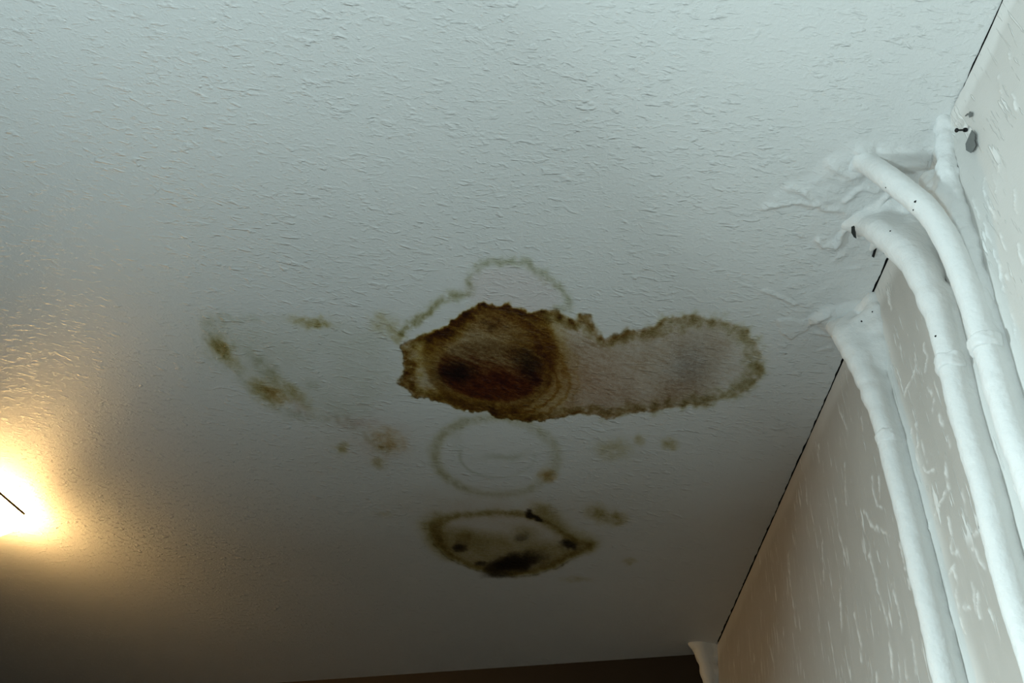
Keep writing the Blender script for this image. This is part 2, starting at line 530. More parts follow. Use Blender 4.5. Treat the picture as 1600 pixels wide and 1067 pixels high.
    # -- scattered spots
    for cx, cy, rx, ry, k, pig, rot in (
            (936, 803, 18, 11, 0.95, OLIVE, 0), (962, 810, 16, 9, 0.85, OLIVE, 0), (958, 703, 26, 15, 0.42, OLIVE, 0), (1047, 694, 11, 7, 0.7, OLIVE, 0),
            (1003, 688, 9, 6, 0.5, OLIVE, 0), (984, 877, 9, 5, 0.4, OLIVE, 0), (900, 905, 22, 5, 0.22, OLIVE, 0), (730, 640, 80, 14, 0.0, OLIVE, 0),
            (343, 543, 17, 13, 0.95, OLIVE, 30), (330, 520, 14, 22, 0.5, GREYGREEN, -20), (355, 560, 26, 8, 0.6, OLIVE, 45), (413, 612, 26, 14, 0.85, OLIVE, 30),
            (432, 618, 20, 10, 0.5, BROWN, 35), (415, 575, 34, 12, 0.65, GREYGREEN, 45), (452, 610, 44, 10, 0.55, OLIVE, 42), (470, 640, 20, 9, 0.35, np.array([.2, .5, .6]), 35),
            (462, 652, 20, 7, 0.4, GREYGREEN, 0), (485, 503, 30, 8, 0.72, OLIVE, 3), (500, 507, 14, 6, 0.45, OLIVE, 8), (380, 498, 50, 6, 0.3, GREYGREEN, 0), (340, 500, 25, 8, 0.3, GREYGREEN, 0),
            (600, 505, 20, 14, 0.45, OLIVE, 0), (618, 525, 14, 10, 0.6, OLIVE, 40), (534, 701, 8, 10, 0.62, OLIVE, 60), (605, 688, 26, 15, 0.6, BROWN * .55, 20), (594, 722, 11, 8, 0.55, OLIVE, 0),
            (552, 660, 34, 10, 0.38, np.array([.3, .6, .7]), 5), (600, 690, 44, 30, 0.28, np.array([.2, .45, .5]), 0), (490, 600, 12, 8, 0.35, GREYGREEN, 0), (602, 700, 14, 8, .25, OLIVE, 0),
            (600, 803, 14, 5, 0.16, OLIVE, 0), (715, 690, 10, 30, 0.15, GREYGREEN, 0), (345, 540, 60, 45, 0.16, GREYGREEN, 0)):
        r9, _ = ell(Q, cx, cy, rx, ry, rot); add(np.exp(-r9 ** 2.5) * (0.25 + 0.95 * blot), pig, k * 1.05)
    for cx, cy, rx, ry, k in ((720, 790, 110, 26, 0.35), (850, 800, 90, 22, 0.25), (960, 770, 70, 60, 0.12), (560, 700, 90, 40, 0.2)):
        r9, _ = ell(P, cx, cy, rx, ry); add(np.exp(-r9 * r9) * (0.5 + 0.5 * broad), TAN, k)
    # thin dirty film over the patch left of the big stain
    FILM = pc((315, 505), (480, 492), (620, 500), (635, 620), (560, 670), (470, 655), (390, 610), (340, 560))
    df = seg_dist(Q, FILM, True); inf = inside(Q, FILM)
    add(smooth(0.02, -0.06, np.where(inf, -df, df)) * (0.4 + 0.6 * broad), GREYGREEN, 0.30)
    add(np.exp(-(seg_dist(Q, pc((335, 555), (375, 590), (420, 630), (480, 655), (540, 655), (600, 700))) / 0.018) ** 2) * blot, GREYGREEN, 0.4)
    return D


def glop(P):
    """thickness of plaster and paint smeared on the ceiling round the pipes (m, downwards)"""
    x, y = P[:, 0], P[:, 1]
    Q = P + np.stack([fbm2(x * 60, y * 60, 61, 3), fbm2(x * 60 + 7, y * 60, 63, 3)], 1) * 0.006
    h = np.zeros(len(P))
    lum = np.clip(0.5 + 0.9 * fbm2(x * 42, y * 42, 67, 4), 0, 1)

    def poly(pts, soft, height, rough=0.6):
        nonlocal h
        pts = pc(*pts)
        d = seg_dist(Q, pts, True); s = np.where(inside(Q, pts), -d, d)
        h = np.maximum(h, smooth(soft * 0.3, -soft, s) * height * (1 - rough + rough * lum))

    def ridge(pts, w, height):
        nonlocal h
        d = seg_dist(Q, pc(*pts))
        h = h + np.exp(-(d / w) ** 2) * height

    poly(((1300, 240), (1345, 222), (1440, 228), (1475, 180), (1500, 150), (1520, 180), (1440, 330), (1385, 315), (1345, 335), (1318, 345), (1290, 325), (1240, 318), (1195, 326), (1205, 300), (1250, 288)), 0.02, 0.007)
    poly(((1335, 225), (1440, 232), (1470, 260), (1440, 270), (1390, 262), (1350, 250)), 0.01, 0.010, 0.4)
    poly(((1320, 350), (1345, 325), (1385, 312), (1420, 330), (1420, 370), (1380, 370), (1345, 365)), 0.008, 0.012, 0.3)
    poly(((1262, 500), (1280, 482), (1310, 478), (1345, 470), (1340, 500), (1320, 530), (1290, 520)), 0.012, 0.009, 0.4)
    poly(((1212, 497), (1260, 500), (1262, 512), (1236, 531), (1220, 518)), 0.003, 0.0025, 0.2)
    ridge(((1195, 325), (1240, 313), (1262, 318), (1290, 325), (1312, 326)), 0.004, 0.004)
    ridge(((1235, 290), (1258, 297), (1272, 318)), 0.005, 0.004)
    ridge(((1278, 377), (1288, 385), (1304, 384), (1312, 370), (1322, 354), (1340, 342)), 0.0045, 0.007)
    ridge(((1320, 312), (1335, 298), (1350, 292), (1370, 294)), 0.004, 0.005)
    ridge(((1340, 333), (1355, 326), (1372, 318), (1385, 306)), 0.004, 0.006)
    ridge(((1345, 240), (1375, 246), (1400, 255), (1440, 250)), 0.006, 0.005)
    ridge(((1300, 250), (1305, 265), (1320, 270), (1345, 268)), 0.006, 0.003)
    ridge(((1195, 454), (1215, 463), (1240, 474)), 0.003, 0.0025)
    ridge(((1325, 420), (1345, 418)), 0.003, 0.002)
    ridge(((1300, 410), (1318, 400)), 0.004, 0.002)
    ridge(((1265, 505), (1278, 492), (1292, 486)), 0.0035, 0.005)
    ridge(((1275, 520), (1300, 524)), 0.003, 0.003)
    ridge(((1280, 545), (1300, 543)), 0.003, 0.002)
    near = np.exp(-((x - 0.36) / 0.10) ** 2) * np.exp(-((y - 0.70) / 0.25) ** 2)
    h = h + near * 0.0025 * np.clip(fbm2(x * 36, y * 36, 71, 4), -0.6, 1)
    # plaster does not hang beyond the slab edge
    return h


gx = axis((XL, -0.90, 0.15), (-0.90, -0.36, 0.0026), (-0.36, 0.32, 0.0015), (0.32, XW - 0.004, 0.0018))
gy = axis((YB, 0.30, 0.15), (0.30, 0.96, 0.0024), (0.96, 1.50, 0.0017), (1.50, 1.98, 0.0025), (1.98, 2.3, 0.02), (2.3, 4.7, 0.2))
GX, GY = np.meshgrid(gx, gy, indexing='ij')
P = np.stack([GX.ravel(), GY.ravel()], 1)
D = np.zeros((len(P), 3)); Hc = np.zeros(len(P))
box = (P[:, 0] > -0.9) & (P[:, 1] > 0.78) & (P[:, 1] < 2.05)
D[box] = stain_density(P[box])
box = (P[:, 0] > 0.12) & (P[:, 1] > 0.33) & (P[:, 1] < 1.1)
Hc[box] = glop(P[box])
# open joint along the wall, closed where plaster bridges it
gap = 0.0019 + 0.0016 * fbm2(gy * 60, gy * 0, 81, 3) + 0.0008 * smooth(1.0, 1.9, gy)
bridged = np.maximum.reduce([smooth(0.455, 0.475, gy) * smooth(0.735, 0.722, gy), smooth(0.812, 0.822, gy) * smooth(0.905, 0.895, gy)])
thin = 0.55 * smooth(0.5, 0.36, gy)
gap = np.clip(gap * (1 - bridged) * (1 - thin) - 0.002 * bridged, -0.002, 0.005)
E_ = GX.copy()
k = smooth(XW - 0.03, XW - 0.004, GX)
E_ = GX + k * (XW - gap[None, :] - (XW - 0.004))
Vc = np.stack([E_.ravel(), P[:, 1], CEIL - Hc], 1)
ceiling = mesh_np('ceiling', Vc, grid_faces(len(gx), len(gy), True), M_CEIL)
structure(ceiling, 'white textured ceiling with brown water stains', 'ceiling')
att = ceiling.data.color_attributes.new('stain', 'FLOAT_COLOR', 'POINT')
rgba = np.ones((len(P), 4), np.float32); rgba[:, :3] = np.exp(-np.clip(D, 0, 6.5))
att.data.foreach_set('color', rgba.ravel())
slab = mesh_py('slab', [(XL, YB, CEIL + .006), (XW + .06, YB, CEIL + .006), (XW + .06, 4.7, CEIL + .006), (XL, 4.7, CEIL + .006),
                        (XL, YB, CEIL + .12), (XW + .06, YB, CEIL + .12), (XW + .06, 4.7, CEIL + .12), (XL, 4.7, CEIL + .12)],
               [(0, 1, 2, 3), (7, 6, 5, 4), (0, 4, 5, 1), (1, 5, 6, 2), (2, 6, 7, 3), (3, 7, 4, 0)], M_SHADE_MARK, ceiling)  # black slab stands in for the shade above the open joint

# ------------------------------------------------------------------ wall with the pipes
wy_ = axis((YB, 0.30, 0.15), (0.30, 1.45, 0.0021), (1.45, 2.04, 0.003), (2.04, 2.14, 0.03))
wz_ = axis((0.0, 1.85, 0.15), (1.85, 2.5985, 0.0025))
WY, WZ = np.meshgrid(wy_, wz_, indexing='ij')
W = np.stack([WY.ravel(), WZ.ravel()], 1)


def pw(*pts):
    return np.array([on_wall(x, y)[1:] for x, y in pts])


DRIBBLES = [
    ((1519, 310), (1526, 325), (1535, 345), (1543, 362), (1549, 378), (1550, 388), (1557, 402), (1562, 418), (1566, 435), (1570, 455)),
    ((1566, 420), (1576, 438)), ((1542, 422), (1544, 428)), ((1552, 275), (1560, 297)), ((1562, 262), (1560, 270)),
    ((1540, 280), (1536, 287)), ((1536, 290), (1552, 340), (1574, 395)),
    ((1570, 470), (1580, 495), (1590, 540)), ((1555, 460), (1557, 470)), ((1582, 150), (1590, 172)),
    ((1445, 540), (1449, 562), (1444, 580)), ((1432, 570), (1425, 590), (1416, 606), (1413, 618)),
    ((1390, 550), (1391, 562)), ((1386, 455), (1392, 485)), ((1390, 460), (1389, 470)), ((1392, 560), (1394, 578)),
    ((1450, 606), (1455, 618)), ((1458, 628), (1456, 640)), ((1466, 650), (1475, 668)), ((1482, 685), (1484, 700)), ((1432, 660), (1435, 690), (1430, 705), (1437, 730)),
    ((1425, 672), (1424, 685)), ((1440, 690), (1449, 720)), ((1437, 730), (1450, 738), (1459, 732)), ((1475, 710), (1477, 740), (1483, 765)),
    ((1480, 765), (1464, 795), (1460, 806)), ((1453, 812), (1451, 845)), ((1483, 812), (1488, 860), (1500, 868)), ((1505, 770), (1508, 795), (1517, 830)),
    ((1522, 835), (1530, 832)), ((1522, 858), (1530, 875), (1540, 885)), ((1466, 862), (1480, 925), (1492, 990), (1498, 1025)),
    ((1492, 880), (1494, 920), (1496, 950)), ((1482, 892), (1492, 885)), ((1520, 912), (1524, 950)), ((1528, 930), (1531, 962)), ((1548, 955), (1553, 968)),
    ((1505, 950), (1514, 948)), ((1500, 965), (1510, 988)), ((1395, 912), (1402, 945), (1410, 988)), ((1407, 848), (1415, 890)), ((1418, 905), (1422, 920)),
    ((1358, 850), (1362, 880), (1372, 925), (1382, 950), (1392, 1000)), ((1356, 868), (1362, 872)), ((1232, 863), (1236, 915), (1244, 978)),
    ((1320, 725), (1321, 770), (1323, 790)), ((1362, 745), (1366, 780), (1378, 795)), ((1373, 745), (1375, 775)), ((1307, 780), (1310, 830), (1325, 880)),
    ((1311, 640), (1324, 672)), ((1346, 652), (1349, 675)), ((1335, 960), (1345, 1010), (1347, 1035)), ((1312, 920), (1316, 990)), ((1350, 800), (1360, 820), (1390, 840)),
    ((1413, 1030), (1417, 1060)), ((1404, 1035), (1406, 1060)), ((1390, 1000), (1396, 1060)), ((1425, 1000), (1432, 1050)), ((1370, 1050), (1371, 1067)),
    ((1205, 1015), (1210, 1040)), ((1380, 690), (1383, 710)), ((1275, 690), (1280, 720)), ((1258, 740), (1262, 790)), ((1285, 850), (1288, 905)),
    ((1575, 70), (1580, 95)), ((1560, 120), (1566, 150)), ((1584, 300), (1590, 330)), ((1592, 380), (1598, 420)),
]
white = np.zeros(len(W)); Hw = np.zeros(len(W))
dense = (W[:, 0] > 0.29) & (W[:, 0] < 2.05) & (W[:, 1] > 1.85)
Wd = W[dense]
y, z = Wd[:, 0], Wd[:, 1]
Wq = Wd + np.stack([fbm2(y * 120, z * 80, 91, 3) * 0.005, fbm2(y * 100, z * 60, 93, 3) * 0.006], 1)
wh = np.zeros(len(Wd)); hh = np.zeros(len(Wd))
brk = np.clip(0.72 + 1.2 * fbm2(y * 160, z * 90, 97, 3), 0, 1)
for pts in DRIBBLES:
    d = seg_dist(Wq, pw(*pts))
    g = np.exp(-(d / 0.0023) ** 2)
    wh = np.maximum(wh, g * brk); hh = np.maximum(hh, g * 0.0016 * brk)
# brushed-out white paint: along the ceiling and beside the pipes
edge = 0.5 + 0.5 * fbm2(y * 25, z * 12, 101, 3)
band = smooth(0.055, 0.02, (CEIL - z) + 0.014 * (edge - 0.5))
wh = np.maximum(wh, band * (0.35 + 0.45 * smooth(1.1, 0.5, y)))
for yc, wdt in ((0.822, 0.030), (0.652, 0.040), (0.575, 0.040)):
    wh = np.maximum(wh, np.exp(-((y - yc + 0.012 * (edge - 0.5)) / wdt) ** 4) * (0.45 + 0.3 * edge))
wh = np.maximum(wh, smooth(0.66, 0.50, y) * 0.5 * (0.6 + 0.4 * edge))
hh += 0.0006 * fbm2(y * 28, z * 14, 107, 4)
# plaster heaped in the corner where the third pipe leaves the wall
heap = np.exp(-((y - 0.52) / 0.055) ** 2 - ((CEIL - z) / 0.07) ** 2)
hh += heap * 0.010 * (0.5 + 0.5 * fbm2(y * 45, z * 45, 109, 4))
white[dense] = np.clip(wh, 0, 1); Hw[dense] = hh
wall_right = mesh_np('wall_right', np.stack([XW - Hw, W[:, 0], W[:, 1]], 1), grid_faces(len(wy_), len(wz_), False), M_WALL)
structure(wall_right, 'greige painted wall with white paint dribbles behind the pipes', 'wall')
a2 = wall_right.data.attributes.new('white_paint', 'FLOAT', 'POINT')
a2.data.foreach_set('value', white.astype(np.float32))

# ------------------------------------------------------------------ rest of the room


def panel(name, a, b, mat, label, thick=0.08):
    """upright wall slab from plan point a to b, thickness outward (to the left of a->b)"""
    a = np.array(a, float); b = np.array(b, float)
    t = (b - a) / np.linalg.norm(b - a)
    n = np.array([-t[1], t[0]]) * thick
    pts = [a, b, b + n, a + n]
    V = [(p[0], p[1], zz) for zz in (0, CEIL) for p in pts]
    F = [(0, 1, 5, 4), (1, 2, 6, 5), (2, 3, 7, 6), (3, 0, 4, 7), (0, 3, 2, 1), (4, 5, 6, 7)]
    return structure(mesh_py(name, V, F, mat), label, 'wall')


panel('wall_far', FAR_B, FAR_A, M_FAR, 'dark brown far wall at the end of the ceiling')
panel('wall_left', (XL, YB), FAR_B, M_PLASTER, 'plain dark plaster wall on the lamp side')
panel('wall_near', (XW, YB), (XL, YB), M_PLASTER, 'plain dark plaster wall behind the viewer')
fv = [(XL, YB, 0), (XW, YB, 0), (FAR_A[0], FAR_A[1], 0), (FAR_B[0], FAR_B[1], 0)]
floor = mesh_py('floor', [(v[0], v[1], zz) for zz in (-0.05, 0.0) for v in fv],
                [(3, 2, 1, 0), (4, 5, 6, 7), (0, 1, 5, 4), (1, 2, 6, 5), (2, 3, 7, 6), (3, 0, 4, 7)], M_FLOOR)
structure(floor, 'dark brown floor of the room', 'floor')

# ------------------------------------------------------------------ pipes (implicit surfaces)


def surface_nets(vals, org, h):
    s = vals < 0
    nx, ny, nz = vals.shape
    c = [s[i:nx - 1 + i, j:ny - 1 + j, k:nz - 1 + k] for i in (0, 1) for j in (0, 1) for k in (0, 1)]
    cnt = sum(a.astype(np.int8) for a in c)
    act = (cnt > 0) & (cnt < 8)
    I, J, K = np.nonzero(act)
    idx = np.full(act.shape, -1, np.int64); idx[I, J, K] = np.arange(len(I))
    pos = np.zeros((len(I), 3)); n = np.zeros(len(I))
    corners = [(i, j, k) for i in (0, 1) for j in (0, 1) for k in (0, 1)]
    for a in corners:
        for b in corners:
            if sum(b) - sum(a) == 1 and all(q >= p for p, q in zip(a, b)):
                va = vals[I + a[0], J + a[1], K + a[2]]; vb = vals[I + b[0], J + b[1], K + b[2]]
                m = (va < 0) != (vb < 0)
                t = np.where(m, va / np.where(m, va - vb, 1), 0)
                for ax in range(3):
                    pos[:, ax] += np.where(m, a[ax] + t * (b[ax] - a[ax]), 0)
                n += m
    V = org + (np.stack([I, J, K], 1) + pos / n[:, None]) * h
    faces = []
    for ax in range(3):
        u, v = (ax + 1) % 3, (ax + 2) % 3
        lo = [slice(None)] * 3; hi = [slice(None)] * 3
        lo[ax] = slice(0, -1); hi[ax] = slice(1, None)
        ch = s[tuple(lo)] != s[tuple(hi)]
        idn = np.array(np.nonzero(ch)).T
        ok = (idn[:, u] > 0) & (idn[:, v] > 0) & (idn[:, u] < vals.shape[u] - 1) & (idn[:, v] < vals.shape[v] - 1)
        idn = idn[ok]
        def cell(du, dv):
            q = idn.copy(); q[:, u] += du; q[:, v] += dv
            return idx[q[:, 0], q[:, 1], q[:, 2]]
        f = np.stack([cell(-1, -1), cell(0, -1), cell(0, 0), cell(-1, 0)], 1)
        inn = s[tuple(lo)][tuple(idn.T)]
        f[~inn] = f[~inn][:, ::-1]
        faces.append(f)
    return V, np.concatenate(faces)


def spline(pts, n=10):
    pts = np.asarray(pts, float)
    ext = np.vstack([2 * pts[0] - pts[1], pts, 2 * pts[-1] - pts[-2]])
    out = []
    for i in range(1, len(ext) - 2):
        p0, p1, p2, p3 = ext[i - 1:i + 3]
        for t in np.linspace(0, 1, n, endpoint=False):
            out.append(0.5 * (2 * p1 + (p2 - p0) * t + (2 * p0 - 5 * p1 + 4 * p2 - p3) * t * t + (3 * p1 - p0 - 3 * p2 + p3) * t ** 3))
    out.append(pts[-1])
    return np.array(out)


def capsules(G, pts, rad):
    best = np.full(len(G), 1e9)
    for i in range(len(pts) - 1):
        a, b = pts[i], pts[i + 1]
        d = b - a
        t = np.clip(((G - a) @ d) / (d @ d + 1e-12), 0, 1)
        q = G - a - t[:, None] * d
        best = np.minimum(best, np.sqrt((q * q).sum(1)) - (rad[i] + (rad[i + 1] - rad[i]) * t))
    return best


def smin(a, b, k):
    h = np.clip(0.5 + 0.5 * (b - a) / k, 0, 1)
    return b * (1 - h) + a * h - k * h * (1 - h)


def implicit(name, lo, hi, h, fn, mat, parent, origin):
    lo = np.array(lo); hi = np.array(hi)
    n = np.ceil((hi - lo) / h).astype(int) + 1
    g = np.stack(np.meshgrid(*[lo[i] + np.arange(n[i]) * h for i in range(3)], indexing='ij'), -1)
    vals = fn(g.reshape(-1, 3)).reshape(n)
    V, F = surface_nets(vals, lo, h)
    return mesh_np(name, V - np.array(origin), F, mat, parent)


def tube(name, pts, rad, mat, parent, origin, seg=20, cap=True):
    pts = np.asarray(pts, float); origin = np.array(origin)
    rad = np.broadcast_to(rad, len(pts))
    V = []; prev = None
    for i, p in enumerate(pts):
        t = pts[min(i + 1, len(pts) - 1)] - pts[max(i - 1, 0)]; t /= np.linalg.norm(t)
        u = np.cross(t, (0, 1, 0.01)) if prev is None else prev - t * (prev @ t)
        u /= np.linalg.norm(u); prev = u; v = np.cross(t, u)
        for s_ in range(seg):
            a = 2 * math.pi * s_ / seg
            V.append(p + rad[i] * (math.cos(a) * u + math.sin(a) * v) - origin)
    F = [(i * seg + s_, i * seg + (s_ + 1) % seg, (i + 1) * seg + (s_ + 1) % seg, (i + 1) * seg + s_) for i in range(len(pts) - 1) for s_ in range(seg)]
    if cap:
        F += [tuple(range(seg))[::-1], tuple((len(pts) - 1) * seg + s_ for s_ in range(seg))]
    return mesh_py(name, V, F, mat, parent, True)


def at_x(px, py, x):
    return on_wall(px, py, x)


PIPES = {}


def make_pipe(label, path, rad, webs, collar_z, hvox=0.0023, k=0.016, name='heating_pipe', rough=0.0006, zlow=1.86, flare=None, margin=0.05, seed=0, kpipe=None):
    path = np.asarray(path, float)
    foot = path[0].copy(); foot[2] = 0.0
    th = thing(name, foot, label, 'pipe')
    th['group'] = 'white painted pipes on the wall'
    sp = spline(path, 8)
    rads = np.interp(np.arange(len(sp)), np.linspace(0, len(sp) - 1, len(path)), np.broadcast_to(rad, len(path)))

    def fn(G):
        s = capsules(G, sp, rads)
        run = sp[sp[:, 0] > 0.4025].copy(); run[:, 0] = XW + 0.003
        s = smin(s, capsules(G, run, np.full(len(run), 0.0085)), 0.010)
        for w in webs:
            pts = np.array([q[:3] for q in w], float); rr = np.array([q[3] for q in w], float)
            s = smin(s, capsules(G, pts, rr), k)
        return s - rough * (noise3(G * 45, seed) + 0.9 * noise3(G * 130, seed + 3))

    allp = np.vstack([sp] + [np.array([q[:3] for q in w]) for w in webs]) if webs else sp
    lo = allp.min(0) - margin * 0.7; hi = allp.max(0) + margin * 0.7
    lo[2] = zlow + 0.004; hi[2] = min(hi[2], CEIL + 0.012)
    hi[0] = min(hi[0], XW + 0.008)
    implicit('pipe_body', lo, hi, hvox, fn, M_PIPE, th, foot)
    # lower run of the pipe down to the floor
    tube('lower_run', [(path[0][0], path[0][1], 0.0), (path[0][0], path[0][1], 0.9), path[0] + (0, 0, 0.03)], rads[0] * 0.99, M_PIPE, th, foot)
    for cz, cr, ch in collar_z:
        i = np.argmin(abs(sp[:, 2] - cz)); c = sp[i]; t = sp[min(i + 1, len(sp) - 1)] - sp[max(i - 1, 0)]; t /= np.linalg.norm(t)

        def fc(G, c=c, t=t, cr=cr, ch=ch):
            d = G - c; ax = d @ t; rd = np.sqrt(np.maximum((d * d).sum(1) - ax * ax, 0))
            q = np.stack([rd - cr + 0.0035, abs(ax) - ch + 0.0035], 1)
            s = np.minimum(q.max(1), 0) + np.sqrt((np.maximum(q, 0) ** 2).sum(1)) - 0.0035
            return s - 0.0016 * noise3(G * 110, 5) - 0.001 * noise3(G * 230, 8)
        implicit('collar', c - cr - 0.012, c + cr + 0.012, 0.0018, fc, M_PIPE, th, foot)
    return th


# pipe nearest the stains, with a webbed plaster fillet to the wall
A = [np.array([0.4095, 0.8275, 1.86]), np.array([0.4085, 0.824, 2.2]), at_x(1400, 740, 0.408), at_x(1386, 680, 0.4075), at_x(1366, 620, 0.4045), at_x(1343, 566, 0.397), at_x(1319, 527, 0.389)]
A.append(on_ceiling(1300, 502, CEIL + 0.02))
r4 = lambda p, r: (p[0], p[1], p[2], r)
wA = [
    [r4(at_x(1319, 522, 0.388), .013), r4(on_ceiling(1338, 492, CEIL - .006), .013), r4(on_wall(1362, 475, XW), .012)],
    [r4(at_x(1326, 535, 0.391), .013), r4(at_x(1346, 505, .408), .013), r4(on_wall(1370, 487, XW), .012)],
    [r4(at_x(1335, 550, 0.394), .013), r4(at_x(1357, 522, .414), .012), r4(on_wall(1375, 510, XW + .001), .012)],
    [r4(at_x(1345, 570, 0.398), .013), r4(on_wall(1376, 540, XW - .001), .012)],
    [r4(at_x(1355, 593, 0.402), .012), r4(on_wall(1380, 568, XW + .001), .011)],
    [r4(at_x(1366, 620, 0.405), .011), r4(on_wall(1386, 600, XW + .002), .010)],
    [r4(on_wall(1366, 468, XW + .002), .010), r4(on_wall(1376, 520, XW + .003), .010), r4(on_wall(1386, 575, XW + .004), .009)],
]
make_pipe('painted pipe nearest the brown stains, fanning into smooth plaster below the ceiling', A,
          [.0135, .0135, .0138, .0138, .0138, .0140, .0145, .016], wA, [(2.325, .0152, .011)], seed=11)

# middle pipe
B = [np.array([0.4105, 0.668, 1.86]), on_wall(1575, 905, 0.4105), at_x(1537, 760, 0.4105), at_x(1506, 655, 0.4095), at_x(1490, 590, 0.4085), at_x(1477, 535, 0.407), at_x(1459, 475, 0.404),
     at_x(1438, 425, 0.398), at_x(1408, 388, 0.387), at_x(1372, 362, 0.372)]
B.append(on_ceiling(1342, 350, CEIL + 0.015))
wB = [
    [r4(at_x(1375, 362, 0.375), .013), r4(on_ceiling(1385, 335, CEIL - .004), .012), r4(on_wall(1418, 330, XW), .013)],
    [r4(at_x(1390, 373, 0.380), .013), r4(on_ceiling(1402, 345, CEIL - .006), .014), r4(on_wall(1425, 338, XW - .002), .014)],
    [r4(at_x(1405, 385, 0.386), .014), r4(on_wall(1430, 352, XW - .004), .016)],
    [r4(at_x(1415, 393, 0.390), .014), r4(on_wall(1440, 368, XW - .003), .015)],
    [r4(at_x(1425, 405, 0.393), .013), r4(on_wall(1448, 385, XW - .002), .014)],
    [r4(at_x(1437, 422, 0.397), .013), r4(on_wall(1458, 408, XW), .012)],
    [r4(at_x(1445, 440, 0.400), .012), r4(on_wall(1468, 430, XW + .001), .011)],
    [r4(at_x(1457, 470, 0.403), .012), r4(on_wall(1480, 460, XW + .001), .011)],
    [r4(on_ceiling(1345, 345, CEIL), .012), r4(on_ceiling(1390, 318, CEIL + .002), .012), r4(on_ceiling(1425, 315, CEIL), .012)],
    [r4(on_ceiling(1322, 352, CEIL), .006), r4(on_ceiling(1345, 345, CEIL), .012)],
    [r4(on_ceiling(1362, 388, CEIL), .004), r4(on_ceiling(1370, 378, CEIL - .003), .007)],
]
make_pipe('middle painted pipe with a lumpy collar and dark slots where it meets the ceiling', B,
          [.0130, .0130, .0130, .0132, .0135, .0140, .0145, .0150, .0150, .0145, .015], wB, [(2.288, .0160, .010)], seed=21)

# pipe next to the chipped paint
Cc = [np.array([0.4095, 0.592, 1.86]), np.array([0.4095, 0.588, 2.05]), on_wall(1583, 680, 0.4095), at_x(1557, 598, 0.4092), at_x(1544, 552, 0.4085), at_x(1526, 497, 0.407),
      at_x(1508, 442, 0.4035), at_x(1493, 404, 0.399), at_x(1475, 366, 0.392), at_x(1450, 330, 0.381), at_x(1420, 303, 0.368), at_x(1386, 277, 0.353)]
Cc.append(on_ceiling(1348, 250, CEIL + 0.012))
wC = [
    [r4(on_ceiling(1330, 262, CEIL), .008), r4(on_ceiling(1345, 246, CEIL), .013), r4(on_ceiling(1375, 250, CEIL + .002), .009)],
]
pipeC = make_pipe('painted pipe beside the grey paint chip, swept in a long bend to the ceiling', Cc,
                  [.0130, .0130, .0130, .0130, .0130, .0132, .0135, .0138, .0142, .0145, .0148, .0148, .0145], wC, [(2.250, .0160, .0085)], seed=31, k=0.010)
# plaster ridge packed between that pipe and the wall
rdg = spline([on_ceiling(1474, 190, CEIL + .004), on_wall(1478, 222, XW - .004), on_wall(1481, 258, XW - .007), on_wall(1485, 296, XW - .008), on_wall(1496, 334, XW - .007),
              on_wall(1508, 374, XW - .006), on_wall(1521, 420, XW - .006), on_wall(1533, 470, XW - .006), on_wall(1543, 512, XW - .006), on_wall(1554, 550, XW - .006),
              on_wall(1571, 610, XW - .004), on_wall(1594, 690, XW - .003), on_wall(1620, 780, XW - .002)], 6)


def ridge_fn(G):
    s = capsules(G, rdg, np.interp(np.arange(len(rdg)), [0, 10, 24, 45, len(rdg) - 1], [.013, .013, .0145, .0150, .0135]))
    lump = np.vstack([on_wall(1458, 285, XW - .008), on_wall(1470, 318, XW - .012), on_wall(1484, 350, XW - .010)])
    s = smin(s, capsules(G, lump, [.018, .017, .014]), 0.012)
    return s - 0.0022 * noise3(G * 70, 41) - 0.0016 * noise3(G * 150, 43)


lo = rdg.min(0) - .03; hi = rdg.max(0) + .03
hi[0] = XW + .006; hi[2] = CEIL + .012
implicit('plaster_ridge', lo, hi, 0.0022, ridge_fn, M_PIPE, pipeC, pipeC.location)

# pipe in the dark far corner
Dp = [np.array([0.409, 2.040, 1.86]), np.array([0.409, 2.040, 2.3]), np.array([0.408, 2.037, 2.46]), np.array([0.402, 2.037, 2.535]), np.array([0.388, 2.040, 2.59]), np.array([0.380, 2.040, CEIL + .02])]
wD = [
    [(0.385, 2.040, CEIL - .004, .016), (XW, 2.035, CEIL, .016)],
    [(0.392, 2.040, CEIL - .03, .016), (XW, 2.035, CEIL - .03, .016)],
    [(0.402, 2.040, CEIL - .07, .016), (XW, 2.035, CEIL - .07, .016)],
    [(0.362, 2.040, CEIL, .008), (0.388, 2.040, CEIL - .004, .014)],
]
make_pipe('dim painted pipe in the dark far corner of the room', Dp, [.016] * 6, wD, [], seed=51, hvox=0.003, zlow=1.86)

# ------------------------------------------------------------------ chips, slots and small marks


def patch(name, pts, normal_axis, mat, parent, off=0.0006, thick=0.0006):
    """thin flake following world points, normal along an axis ('x' wall / 'z' ceiling)"""
    pts = [np.array(p, float) for p in pts]
    d = np.array((-1.0, 0, 0)) if normal_axis == 'x' else np.array((0, 0, -1.0))
    V = [p + d * off for p in pts] + [p + d * (off - thick) for p in pts]
    n = len(pts)
    F = [tuple(range(n)), tuple(range(2 * n - 1, n - 1, -1))] + [(i, i + n, (i + 1) % n + n, (i + 1) % n) for i in range(n)]
    return mesh_py(name, V, F, mat, parent)


def wpts(off, *pp):
    return [on_wall(x, y, XW - off) for x, y in pp]


def cpts(off, *pp):
    return [on_ceiling(x, y, CEIL - off) for x, y in pp]


